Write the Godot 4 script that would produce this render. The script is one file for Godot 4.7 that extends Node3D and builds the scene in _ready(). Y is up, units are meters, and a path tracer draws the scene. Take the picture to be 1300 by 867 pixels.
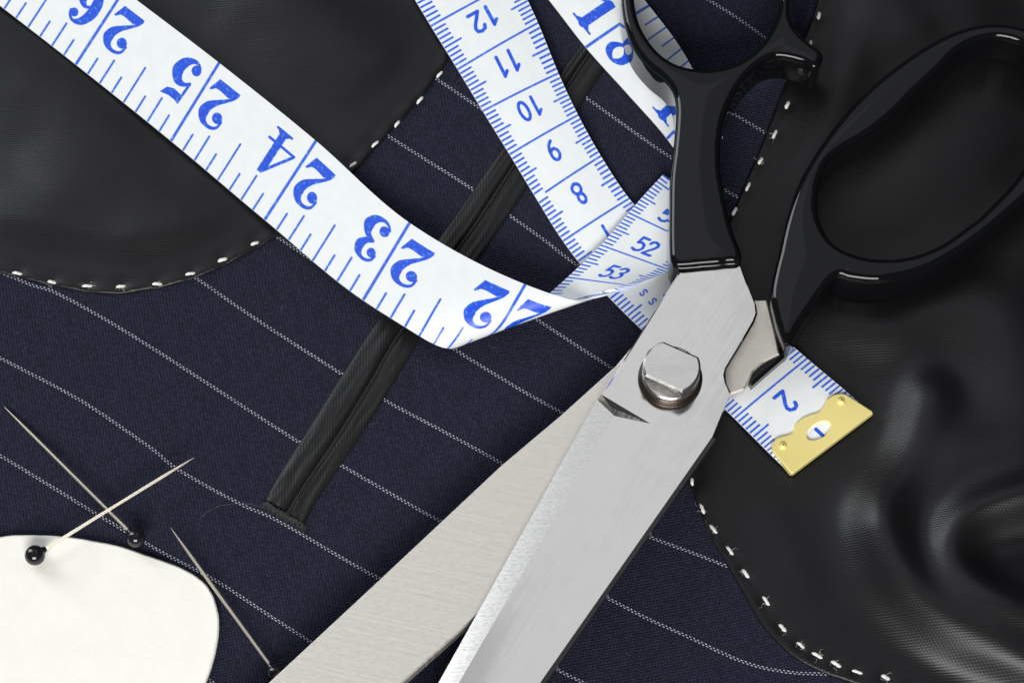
extends Node3D
# Tailor's shears, tape measure, pins and chalk on a half-made pinstripe jacket. Units are metres; helpers take heights in millimetres.

const TILT := 0.384          # the camera leans 22 degrees off the vertical
const FAR_M := 0.6           # camera distance
const WIDE := 0.208          # width of the frame at that distance
const MM := 0.001

var rng := RandomNumberGenerator.new()
var noise := FastNoiseLite.new()


# ------------------------------------------------------------------ geometry helpers
class Buf:
	var v := PackedVector3Array()
	var n := PackedVector3Array()
	var uv := PackedVector2Array()
	var i := PackedInt32Array()
	var grain := 0.0   # the way the grain runs, for pieces that get their uv in metres

	func lay(p: Vector3) -> Vector2:
		return Vector2(p.x, p.z).rotated(-grain)

	func tri(a: Vector3, b: Vector3, c: Vector3, out: Vector3) -> void:
		var f := (b - a).cross(c - a)
		if f.length_squared() < 1e-26:
			return
		f = f.normalized()
		var k := v.size()
		if f.dot(out) < 0.0:
			f = -f
			v.append_array([a, b, c])
			uv.append_array([lay(a), lay(b), lay(c)])
		else:
			v.append_array([a, c, b])
			uv.append_array([lay(a), lay(c), lay(b)])
		n.append_array([f, f, f])
		i.append_array([k, k + 1, k + 2])

	func quad(a: Vector3, b: Vector3, c: Vector3, d: Vector3, out: Vector3) -> void:
		tri(a, b, c, out)
		tri(a, c, d, out)

	# rows of points, smooth; sign +1 when (along row) x (along column) points outward
	func grid(rows: Array, uvs: Array, sgn: float, closed := false) -> void:
		var nr := rows.size()
		var nc: int = rows[0].size()
		var k := v.size()
		for r in nr:
			var row: PackedVector3Array = rows[r]
			for c in nc:
				var c0 := c - 1
				var c1 := c + 1
				if closed:
					c0 = (c - 1 + nc - 1) % (nc - 1) if c > 0 else nc - 2
					c1 = 1 if c == nc - 1 else c + 1
				else:
					c0 = maxi(c0, 0)
					c1 = mini(c1, nc - 1)
				var dc := row[c1] - row[c0]
				var dr: Vector3 = rows[mini(r + 1, nr - 1)][c] - rows[maxi(r - 1, 0)][c]
				var f := dc.cross(dr) * sgn
				n.append(f.normalized() if f.length_squared() > 1e-28 else Vector3.UP)
				v.append(row[c])
				uv.append(uvs[r][c] if uvs.size() else lay(row[c]))
		for r in nr - 1:
			for c in nc - 1:
				var a := k + r * nc + c
				if sgn > 0.0:
					i.append_array([a, a + nc, a + 1, a + 1, a + nc, a + nc + 1])
				else:
					i.append_array([a, a + 1, a + nc, a + 1, a + nc + 1, a + nc])

	func into(m: ArrayMesh, mat: Material) -> void:
		var arr := []
		arr.resize(Mesh.ARRAY_MAX)
		arr[Mesh.ARRAY_VERTEX] = v
		arr[Mesh.ARRAY_NORMAL] = n
		arr[Mesh.ARRAY_TEX_UV] = uv
		arr[Mesh.ARRAY_INDEX] = i
		m.add_surface_from_arrays(Mesh.PRIMITIVE_TRIANGLES, arr)
		m.surface_set_material(m.get_surface_count() - 1, mat)

	func mesh(mat: Material) -> ArrayMesh:
		var m := ArrayMesh.new()
		into(m, mat)
		return m


# a place on the table: photograph coordinates and a height in mm
func at(x: float, y: float, h := 0.0) -> Vector3:
	var c := cos(TILT)
	var s := sin(TILT)
	var eye := Vector3(0, c, s) * FAR_M
	var dir := Vector3(0, -c, -s) * FAR_M + Vector3((x - 650.0) / 1300.0 * WIDE, 0, 0) + Vector3(0, s, -c) * ((433.5 - y) / 1300.0 * WIDE)
	return eye + dir * ((h * MM - eye.y) / dir.y)


func flat(x: float, y: float, h := 0.0) -> Vector2:
	var p := at(x, y, h)
	return Vector2(p.x, p.z)


func curve2(pts: Array, steps: int, closed := false) -> PackedVector2Array:
	var out := PackedVector2Array()
	var m := pts.size()
	for k in (m if closed else m - 1):
		var p0: Vector2 = pts[(k - 1 + m) % m] if closed or k > 0 else pts[0] * 2.0 - pts[1]
		var p1: Vector2 = pts[k]
		var p2: Vector2 = pts[(k + 1) % m]
		var p3: Vector2 = pts[(k + 2) % m] if closed or k < m - 2 else pts[m - 1] * 2.0 - pts[m - 2]
		for q in steps:
			out.append(p1.cubic_interpolate(p2, p0, p3, float(q) / steps))
	if not closed:
		out.append(pts[m - 1])
	return out


func spots(list: Array, h := 0.0) -> Array:
	var out := []
	for k in range(0, list.size(), 2):
		out.append(flat(list[k], list[k + 1], h))
	return out


func obj(called: String, m: Mesh, parent: Node = self) -> MeshInstance3D:
	var o := MeshInstance3D.new()
	o.name = called
	o.mesh = m
	parent.add_child(o, true)
	return o


func thing(called: String, label: String, category: String, where := Vector3.ZERO, group := "") -> Node3D:
	var o := Node3D.new()
	o.name = called
	add_child(o, true)
	o.position = where
	o.set_meta("label", label)
	o.set_meta("category", category)
	if group:
		o.set_meta("group", group)
	return o


# ------------------------------------------------------------------ materials
func mat(albedo: Color, rough: float, metal := 0.0) -> StandardMaterial3D:
	var m := StandardMaterial3D.new()
	m.albedo_color = albedo.linear_to_srgb()
	m.roughness = rough
	m.metallic = metal
	return m


func picture(w: int, h: int, f: Callable) -> ImageTexture:
	var b := PackedByteArray()
	b.resize(w * h * 4)
	var k := 0
	for y in h:
		for x in w:
			var c: Color = f.call(x, y)
			b[k] = int(clampf(c.r, 0, 1) * 255.0)
			b[k + 1] = int(clampf(c.g, 0, 1) * 255.0)
			b[k + 2] = int(clampf(c.b, 0, 1) * 255.0)
			b[k + 3] = 255
			k += 4
	return ImageTexture.create_from_image(Image.create_from_data(w, h, false, Image.FORMAT_RGBA8, b))


func wool() -> StandardMaterial3D:
	# plain weave: navy floats along the stripes, every row half a step on, with a darker tone between them
	var rows := 40
	var floats := 20
	var px := 480
	var pw := float(px) / floats
	var ph := float(px) / rows
	var tone := []
	var slide := []
	for k in rows * floats:
		tone.append(rng.randf_range(0.72, 1.28))
		slide.append(Vector2(rng.randf_range(-2.2, 2.2), rng.randf_range(-1.4, 1.4)))
	var shape := func(x: int, y: int) -> Vector2:
		var best := Vector2(0, 1)
		for o in [-1, 0, 1]:
			var row: int = int(floor(y / ph)) + o
			var xx := x + (pw * 0.5 if posmod(row, 2) else 0.0)
			var col := int(floor(xx / pw))
			var id := posmod(row, rows) * floats + posmod(col, floats)
			var fx: float = (xx - (col + 0.5) * pw + slide[id].x + (y - (row + 0.5) * ph) * -0.25) / (pw * 0.40)
			var fy: float = (y - (row + 0.5) * ph + slide[id].y) / (ph * 0.66)
			var hh := 1.0 - fx * fx * fx * fx - fy * fy
			if hh > best.x:
				best = Vector2(hh, tone[id])
		return best
	var m := mat(Color(1, 1, 1), 0.92)
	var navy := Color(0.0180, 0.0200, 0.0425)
	var cross := Color(0.0105, 0.0115, 0.023)  # darker tone between the floats
	m.albedo_texture = picture(px, px, func(x: int, y: int) -> Color:
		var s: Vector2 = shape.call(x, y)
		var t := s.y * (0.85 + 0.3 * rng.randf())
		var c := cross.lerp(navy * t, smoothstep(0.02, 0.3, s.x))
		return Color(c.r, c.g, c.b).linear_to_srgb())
	m.heightmap_enabled = true
	m.heightmap_scale = 0.038
	m.heightmap_texture = picture(px, px, func(x: int, y: int) -> Color:
		var s: Vector2 = shape.call(x, y)
		var t := clampf(sqrt(s.x) * 0.95 + rng.randf_range(-0.05, 0.05), 0, 1)
		return Color(t, t, t))
	m.uv1_scale = Vector3(1.0 / 0.017, 1.0 / 0.017, 1)
	m.metallic_specular = 0.25
	m.rim_enabled = true
	m.rim = 0.1
	m.rim_tint = 0.6
	return m


# fine ribs: ribs per tile, lines running along x (or along y)
func ribs(count: int, px: int, along_y: bool, broken: float) -> ImageTexture:
	var per := float(px) / count
	var tone := []
	for k in count:
		tone.append(rng.randf_range(0.75, 1.0))
	return picture(px, px, func(x: int, y: int) -> Color:
		var a := float(x if along_y else y)
		var b := float(y if along_y else x)
		var line := int(a / per)
		var f := fposmod(a / per, 1.0) - 0.5
		var g := fposmod(b / per * 0.8 + (0.5 if line % 2 else 0.0), 1.0) - 0.5
		var t: float = tone[line] * (1.0 - 3.4 * f * f) * (1.0 - broken * 3.0 * g * g)
		t = clampf(t + rng.randf_range(-0.05, 0.05), 0, 1)
		return Color(t, t, t))


func satin(tile: float, tex: Texture2D, relief: float, rough: float, tone: Color) -> StandardMaterial3D:
	var m := mat(tone, rough)
	m.heightmap_enabled = true
	m.heightmap_scale = relief
	m.heightmap_texture = tex
	m.uv1_scale = Vector3.ONE / tile
	m.metallic_specular = 0.43
	return m


func brushed(tone: Color, rough: float, tile_u: float, tile_v: float, relief: float) -> StandardMaterial3D:
	var m := mat(Color(1, 1, 1), 1.0, 1.0)
	var lines := []
	for k in 512:
		lines.append(rng.randf())
	var nz := FastNoiseLite.new()
	nz.seed = 5
	nz.frequency = 0.02
	var f := func(x: int, y: int) -> float:
		var broad: float = lines[y] * 0.5 + lines[(y + 1) % 512] * 0.3 + lines[(y * 7 + (x / 64) * 31) % 512] * 0.35
		return clampf(broad, 0, 1)
	m.albedo_texture = picture(512, 512, func(x: int, y: int) -> Color:
		var t: float = 0.92 + 0.1 * float(f.call(x, y)) + 0.03 * nz.get_noise_2d(x, y)
		return Color(tone.r * t, tone.g * t, tone.b * t).linear_to_srgb())
	m.roughness_texture = picture(512, 512, func(x: int, y: int) -> Color:
		var t: float = rough + 0.1 * (float(f.call(x, y)) - 0.5) + 0.08 * nz.get_noise_2d(x * 2.0 + 900.0, y * 2.0)
		return Color(t, t, t))
	m.roughness_texture_channel = BaseMaterial3D.TEXTURE_CHANNEL_GREEN
	m.heightmap_enabled = true
	m.heightmap_scale = relief
	m.heightmap_texture = picture(512, 512, func(x: int, y: int) -> Color:
		var t: float = f.call(x, y)
		return Color(t, t, t))
	m.uv1_scale = Vector3(1.0 / tile_u, 1.0 / tile_v, 1.0)
	return m


func polished(tone: Color, rough: float) -> StandardMaterial3D:
	var m := mat(Color(1, 1, 1), 1.0, 1.0)
	var nz := FastNoiseLite.new()
	nz.seed = 11
	nz.frequency = 0.012
	nz.fractal_octaves = 5
	m.albedo_texture = picture(512, 512, func(x: int, y: int) -> Color:
		var t := 0.985 + 0.02 * nz.get_noise_2d(x, y) + rng.randf_range(-0.008, 0.008)
		if nz.get_noise_2d(x * 11.0 + 300.0, y * 5.0) > 0.56:
			t *= 0.92
		return Color(tone.r * t, tone.g * t, tone.b * t).linear_to_srgb())
	m.roughness_texture = picture(512, 512, func(x: int, y: int) -> Color:
		var t := rough + 0.05 * nz.get_noise_2d(x * 1.7 + 77.0, y * 1.7) + 0.05 * nz.get_noise_2d(x * 0.4, y * 9.0 + 400.0)
		return Color(t, t, t))
	m.roughness_texture_channel = BaseMaterial3D.TEXTURE_CHANNEL_GREEN
	m.heightmap_enabled = true
	m.heightmap_scale = 0.0004
	m.heightmap_texture = picture(512, 512, func(x: int, y: int) -> Color:
		var t := 0.5 + 0.45 * nz.get_noise_2d(x * 0.35 + 30.0, y * 8.0) + 0.1 * rng.randf()
		return Color(t, t, t))
	m.uv1_scale = Vector3.ONE / 0.06
	return m


# ------------------------------------------------------------------ printing the tape
class Print:
	var w: int
	var h: int
	var ink := PackedFloat32Array()

	func _init(w_: int, h_: int) -> void:
		w = w_
		h = h_
		ink.resize(w * h)

	func stroke(a: Vector2, ra: float, b: Vector2, rb: float, strength := 1.0) -> void:
		var r := maxf(ra, rb) + 1.5
		var ab := b - a
		var l2 := maxf(ab.length_squared(), 1e-6)
		for y in range(maxi(0, int(minf(a.y, b.y) - r)), mini(h, int(maxf(a.y, b.y) + r) + 2)):
			for x in range(maxi(0, int(minf(a.x, b.x) - r)), mini(w, int(maxf(a.x, b.x) + r) + 2)):
				var p := Vector2(x + 0.5, y + 0.5)
				var t := clampf((p - a).dot(ab) / l2, 0, 1)
				var d := p.distance_to(a + ab * t) - lerpf(ra, rb, t)
				var c := clampf(0.5 - d, 0, 1) * strength
				if c > ink[y * w + x]:
					ink[y * w + x] = c

	func fill(poly: PackedVector2Array) -> void:
		var lo := poly[0]
		var hi := poly[0]
		for p in poly:
			lo = lo.min(p)
			hi = hi.max(p)
		for y in range(maxi(0, int(lo.y)), mini(h, int(hi.y) + 2)):
			for x in range(maxi(0, int(lo.x)), mini(w, int(hi.x) + 2)):
				var c := 0.0
				for q in 4:
					if Geometry2D.is_point_in_polygon(Vector2(x + 0.25 + 0.5 * (q % 2), y + 0.25 + 0.5 * (q / 2)), poly):
						c += 0.25
				if c > ink[y * w + x]:
					ink[y * w + x] = c


# fat-face numerals: "s" strokes of x, y, half-width; "b" balls; "p" filled outlines (unit height, y up)
func fat(d: String) -> Dictionary:
	match d:
		"1": return {"s": [[.34, .06, .105, .34, .9, .105], [.08, .022, .026, .60, .022, .026], [.30, .93, .04, .12, .80, .03]], "b": [], "p": [[.12, .03, .235, .13, .445, .13, .56, .03], [.235, .8, .3, .99, .445, .99, .445, .8]]}
		"2": return {"s": [[.075, .72, .025, .10, .86, .028, .19, .94, .034, .33, .96, .042, .46, .90, .075, .525, .76, .115, .49, .60, .095, .37, .44, .055, .22, .29, .035, .11, .16, .03, .06, .05, .03]], "b": [.195, .70, .115], "p": [[.03, .0, .58, .0, .68, .30, .635, .30, .56, .21, .46, .195, .22, .215, .12, .15]]}
		"3": return {"s": [[.09, .78, .025, .13, .90, .03, .24, .965, .034, .36, .955, .04, .46, .88, .08, .49, .75, .1, .42, .61, .065, .28, .535, .03], [.28, .535, .03, .45, .47, .065, .54, .29, .12, .47, .12, .085, .32, .035, .04, .18, .05, .03, .09, .14, .028]], "b": [.19, .76, .1, .18, .22, .11], "p": []}
		"4": return {"s": [[.47, .10, .085, .47, .88, .085], [.46, .97, .03, .04, .32, .03], [.03, .30, .028, .70, .30, .028], [.28, .024, .026, .66, .024, .026]], "b": [], "p": [[.385, .75, .47, 1.0, .555, 1.0, .555, .75], [.3, .03, .385, .12, .555, .12, .64, .03]]}
		"5": return {"s": [[.155, .95, .03, .125, .50, .028], [.125, .49, .028, .24, .585, .045, .40, .575, .095, .51, .40, .13, .46, .19, .105, .33, .06, .055, .2, .035, .034, .10, .1, .028]], "b": [.155, .18, .11], "p": [[.13, 1.0, .24, .965, .40, .965, .60, 1.02, .52, .84, .36, .775, .15, .80]]}
		"6": return {"s": [[.57, .80, .03, .52, .91, .03, .40, .965, .036, .24, .86, .085, .145, .62, .115, .145, .36, .12, .21, .13, .085, .34, .035, .04, .46, .11, .08, .515, .3, .11, .46, .47, .085, .34, .55, .04, .24, .49, .028]], "b": [.48, .80, .095], "p": []}
		"8": return {"s": [[.34, .965, .036, .20, .90, .075, .16, .76, .085, .24, .63, .085, .42, .50, .10, .53, .36, .105, .51, .16, .085, .35, .035, .038, .17, .13, .08, .12, .28, .085, .20, .44, .05, .40, .60, .04, .48, .75, .07, .45, .90, .06, .34, .965, .036]], "b": [], "p": []}
	return {"s": [], "b": [], "p": []}


func thin(d: String) -> Array:
	var ring := func(cx: float, cy: float, rx: float, ry: float) -> Array:
		var o := []
		for k in 25:
			o.append_array([cx + rx * cos(k * TAU / 24), cy + ry * sin(k * TAU / 24)])
		return o
	match d:
		"0": return [ring.call(.3, .5, .21, .43)]
		"1": return [[.32, .06, .32, .95], [.32, .94, .14, .78]]
		"2": return [[.08, .74, .13, .88, .3, .94, .46, .87, .5, .72, .43, .56, .25, .32, .08, .07, .54, .07]]
		"3": return [[.08, .82, .2, .94, .36, .94, .49, .83, .47, .66, .3, .54, .5, .44, .54, .26, .43, .1, .26, .06, .07, .15]]
		"5": return [[.5, .93, .15, .93, .1, .55, .3, .62, .48, .52, .53, .3, .43, .12, .24, .06, .06, .14]]
		"7": return [[.06, .94, .54, .94, .36, .55, .27, .06]]
		"8": return [ring.call(.3, .73, .18, .21), ring.call(.3, .28, .23, .23)]
		"9": return [ring.call(.3, .68, .21, .26), [.51, .68, .49, .42, .38, .18, .2, .06]]
		"S": return [[.5, .8, .38, .94, .2, .93, .1, .8, .15, .62, .42, .42, .5, .24, .38, .07, .2, .06, .06, .18]]
		"A": return [[.02, .04, .3, .96, .58, .04], [.12, .34, .48, .34]]
	return []


func printed(p: Print, worn: int) -> StandardMaterial3D:
	var nz := FastNoiseLite.new()
	nz.seed = worn
	nz.frequency = 0.11
	nz.fractal_octaves = 3
	var m := mat(Color(1, 1, 1), 0.42)
	m.albedo_texture = picture(p.w, p.h, func(x: int, y: int) -> Color:
		var g := 0.985 + 0.015 * nz.get_noise_2d(x * 0.25, y * 0.25)
		var paper := Color(0.925 * g, 0.94 * g, 0.945 * g)
		var k := p.ink[y * p.w + x]
		if k <= 0.0:
			return paper
		var wear := nz.get_noise_2d(x, y)
		var blue := Color(0.09, 0.30, 0.84).lerp(Color(0.24, 0.53, 0.91), clampf(wear * 1.2 - 0.05, 0, 1))
		if wear > 0.5:
			k *= 0.72
		return paper.lerp(blue, k))
	m.texture_repeat = false
	m.clearcoat_enabled = true
	m.clearcoat = 0.15
	m.clearcoat_roughness = 0.3
	return m


# inch side: s runs along u from s0 to s1 inches, v = 0 at the plain edge, 1 at the edge with the ticks
func inch_print(s0: float, s1: float, numbers: Array, worn: int) -> StandardMaterial3D:
	var ppi := 230.0
	var high := 172
	var p := Print.new(int((s1 - s0) * ppi), high)
	var size := 0.51 * high
	for e in range(int(ceil(s0 * 8)), int(floor(s1 * 8)) + 1):
		var x := (e / 8.0 - s0) * ppi
		var part := 1.0 if e % 8 == 0 else 0.45 if e % 4 == 0 else 0.3 if e % 2 == 0 else 0.2
		p.stroke(Vector2(x, high), 2.7 if e % 8 == 0 else 1.9, Vector2(x, high * (1.0 - part) + (-4.0 if e % 8 == 0 else 0.0)), 2.7 if e % 8 == 0 else 1.9, 0.9)
	for num: String in numbers:
		var line := (float(num) - s0) * ppi
		for k in 2:
			var left := line - 0.30 * ppi if k == 0 else line + 0.065 * ppi
			var g := fat(num[k])
			var put := func(x: float, y: float) -> Vector2: return Vector2(left + x * size, 0.135 * high + y * size)
			for s: Array in g.s:
				var fine := []
				for q in range(0, s.size(), 3):
					fine.append(put.call(s[q], s[q + 1]))
				var line2 := curve2(fine, 5) if fine.size() > 2 else PackedVector2Array(fine)
				var per := 5 if fine.size() > 2 else 1
				for q in line2.size() - 1:
					var r0: float = lerpf(s[(q / per) * 3 + 2], s[mini(q / per + 1, fine.size() - 1) * 3 + 2], float(q % per) / per) * size
					var r1: float = lerpf(s[((q + 1) / per) * 3 + 2], s[mini((q + 1) / per + 1, fine.size() - 1) * 3 + 2], float((q + 1) % per) / per) * size
					p.stroke(line2[q], r0, line2[q + 1], r1)
			for q in range(0, g.b.size(), 3):
				p.stroke(put.call(g.b[q], g.b[q + 1]), g.b[q + 2] * size, put.call(g.b[q], g.b[q + 1]), g.b[q + 2] * size)
			for o: Array in g.p:
				var poly := PackedVector2Array()
				for q in range(0, o.size(), 2):
					poly.append(put.call(o[q], o[q + 1]))
				p.fill(poly)
	return printed(p, worn)


# centimetre side; the same v as the inch side, numerals read towards v = 0 with their tops towards smaller s
func cm_print(s0: float, s1: float, numbers: Array, worn: int, letters := []) -> StandardMaterial3D:
	var ppc := 95.0
	var high := 178
	var p := Print.new(int((s1 - s0) * ppc), high)
	for e in range(int(ceil(s0 * 10)), int(floor(s1 * 10)) + 1):
		var x := (e / 10.0 - s0) * ppc
		if e % 10 == 0 and e != 50:
			p.stroke(Vector2(x, 26 if e == 80 else 0), 2.0, Vector2(x, high), 2.0, 0.85)
			continue
		var part := 0.195 if e % 5 == 0 else 0.13
		p.stroke(Vector2(x, 2), 1.75, Vector2(x, high * part), 1.75)
		p.stroke(Vector2(x, high - 2), 1.75, Vector2(x, high * (1.0 - part)), 1.75)
	var size := 0.46 * ppc
	for num: String in numbers:
		var wide := size * 0.62
		for k in num.length():
			var mid := high * 0.5 + wide * 0.5 * num.length() - wide * k
			for s: Array in thin(num[k]):
				for q in range(0, s.size() - 2, 2):
					var a := Vector2((float(num) - 0.16 - s0) * ppc - s[q + 1] * size, mid - s[q] * size)
					var b := Vector2((float(num) - 0.16 - s0) * ppc - s[q + 3] * size, mid - s[q + 2] * size)
					p.stroke(a, size * 0.075, b, size * 0.075)
	for l: Array in letters:   # small lettering along the tape: letter, s, v, size
		for s: Array in thin(l[0]):
			for q in range(0, s.size() - 2, 2):
				var a := Vector2((l[1] - s0) * ppc - s[q] * l[3], high * l[2] + s[q + 1] * l[3])
				var b := Vector2((l[1] - s0) * ppc - s[q + 2] * l[3], high * l[2] + s[q + 3] * l[3])
				p.stroke(a, l[3] * 0.085, b, l[3] * 0.085)
	return printed(p, worn)


# stations: [s, plain edge x, y, h, ticked edge x, y, h] -> both edges at any s
func edges(st: Array, s: float) -> Array:
	var k := 0
	while k < st.size() - 2 and s > st[k + 1][0]:
		k += 1
	var a: Array = st[maxi(k - 1, 0)]
	var b: Array = st[k]
	var c: Array = st[k + 1]
	var d: Array = st[mini(k + 2, st.size() - 1)]
	var f: float = (s - b[0]) / (c[0] - b[0])
	var o := []
	for e in 2:
		var q := []
		for m: Array in [a, b, c, d]:
			q.append(at(m[1 + e * 3], m[2 + e * 3], m[3 + e * 3]))
		if k == 0:
			q[0] = q[1] * 2.0 - q[2]
		if k == st.size() - 2:
			q[3] = q[2] * 2.0 - q[1]
		if f < 0.0 or f > 1.0:
			o.append(q[1].lerp(q[2], f))
		else:
			o.append(q[1].cubic_interpolate(q[2], q[0], q[3], f))
	return o


# a ribbon with thickness: place(s, t) -> point; face_up / face_down materials
func ribbon(s0: float, s1: float, step: float, across: int, place: Callable, up: Material, down: Material, u_up: Vector2, u_down: Vector2) -> ArrayMesh:
	var rows := []
	var uvs := []
	var uvd := []
	var n := int(ceil((s1 - s0) / step))
	for r in n + 1:
		var s := lerpf(s0, s1, float(r) / n)
		var row := PackedVector3Array()
		var uu := PackedVector2Array()
		var ud := PackedVector2Array()
		for c in across + 1:
			var t := float(c) / across
			row.append(place.call(s, t))
			uu.append(Vector2((s - u_up.x) / (u_up.y - u_up.x), t))
			ud.append(Vector2((s - u_down.x) / (u_down.y - u_down.x), t))
		rows.append(row)
		uvs.append(uu)
		uvd.append(ud)
	var sgn := 1.0
	var mid: PackedVector3Array = rows[n - 1]
	if (mid[1] - mid[0]).cross(rows[n][0] - mid[0]).y < 0.0:
		sgn = -1.0
	var top := Buf.new()
	top.grid(rows, uvs, sgn)
	var low := []
	var k := 0
	for r in rows.size():
		var row := PackedVector3Array()
		for c in across + 1:
			row.append(rows[r][c] - top.n[k] * 0.00038)
			k += 1
		low.append(row)
	var bot := Buf.new()
	bot.grid(low, uvd, -sgn)
	var rim := Buf.new()
	for r in rows.size() - 1:
		for c in [0, across]:
			var out: Vector3 = rows[r][c] - rows[r][across - c]
			rim.quad(rows[r][c], rows[r + 1][c], low[r + 1][c], low[r][c], out)
	for r in [0, rows.size() - 1]:
		for c in across:
			rim.quad(rows[r][c], rows[r][c + 1], low[r][c + 1], low[r][c], rows[r][c] - rows[rows.size() - 1 - r][c])
	var m := ArrayMesh.new()
	top.into(m, up)
	bot.into(m, down)
	rim.into(m, mat(Color(0.74, 0.77, 0.80), 0.5))
	return m


# ------------------------------------------------------------------ plates, lathes, tubes
# an outline (x, z) between two heights; each edge has its own bevel width
func plate(b: Buf, line: PackedVector2Array, low: float, high: float, bevel: Array, drop := -1.0) -> void:
	var p := line.duplicate()
	var bev := bevel.duplicate()
	var m := p.size()
	while bev.size() < m:
		bev.append(bev[bev.size() - 1])
	var area := 0.0
	for k in m:
		area += p[k].cross(p[(k + 1) % m])
	var sgn := signf(area)
	var inner := PackedVector2Array()
	for k in m:
		var d0 := (p[k] - p[(k - 1 + m) % m]).normalized()
		var d1 := (p[(k + 1) % m] - p[k]).normalized()
		var n0 := Vector2(-d0.y, d0.x) * sgn
		var n1 := Vector2(-d1.y, d1.x) * sgn
		var e0: float = bev[(k - 1 + m) % m]
		var e1: float = bev[k]
		var cr := d0.cross(d1)
		if absf(cr) < 0.02:
			inner.append(p[k] + (n0 + n1).normalized() * maxf(e0, e1))
		else:
			var q0 := p[k] + n0 * e0
			var q1 := p[k] + n1 * e1
			inner.append(q0 + d0 * ((q1 - q0).cross(d1) / cr))
	var up := func(q: Vector2, y: float) -> Vector3: return Vector3(q.x, y, q.y)
	var idx := Geometry2D.triangulate_polygon(inner)
	for k in range(0, idx.size(), 3):
		b.tri(up.call(inner[idx[k]], high), up.call(inner[idx[k + 1]], high), up.call(inner[idx[k + 2]], high), Vector3.UP)
	idx = Geometry2D.triangulate_polygon(p)
	for k in range(0, idx.size(), 3):
		b.tri(up.call(p[idx[k]], low), up.call(p[idx[k + 1]], low), up.call(p[idx[k + 2]], low), Vector3.DOWN)
	for k in m:
		var j := (k + 1) % m
		var d := (p[j] - p[k]).normalized()
		var out := Vector3(d.y, 0, -d.x) * sgn
		var fall: float = maxf(bev[k], maxf(bev[(k - 1 + m) % m], bev[j]) * 0.0) if drop < 0.0 else drop
		if bev[k] > 0.0:
			b.quad(up.call(inner[k], high), up.call(inner[j], high), up.call(p[j], high - fall), up.call(p[k], high - fall), out + Vector3.UP)
			b.quad(up.call(p[k], high - fall), up.call(p[j], high - fall), up.call(p[j], low), up.call(p[k], low), out)
		else:
			b.quad(up.call(p[k], high), up.call(p[j], high), up.call(p[j], low), up.call(p[k], low), out)


func tube(b: Buf, pts: PackedVector3Array, radii: PackedFloat32Array, sides := 8) -> void:
	var rows := []
	for k in pts.size():
		var d := (pts[mini(k + 1, pts.size() - 1)] - pts[maxi(k - 1, 0)]).normalized()
		var x := d.cross(Vector3.UP if absf(d.y) < 0.9 else Vector3.RIGHT).normalized()
		var y := x.cross(d)
		var row := PackedVector3Array()
		for q in sides + 1:
			var a := TAU * (q % sides) / sides
			row.append(pts[k] + (x * cos(a) + y * sin(a)) * radii[k])
		rows.append(row)
	b.grid(rows, [], -1.0, true)


func ball(b: Buf, c: Vector3, r: Vector3, turn := Basis.IDENTITY, n := 10) -> void:
	var rows := []
	for k in n + 1:
		var a := PI * k / n
		var row := PackedVector3Array()
		for q in n * 2 + 1:
			var e := TAU * (q % (n * 2)) / (n * 2)
			row.append(c + turn * (Vector3(sin(a) * cos(e), cos(a), sin(a) * sin(e)) * r))
		rows.append(row)
	b.grid(rows, [], -1.0, true)


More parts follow.
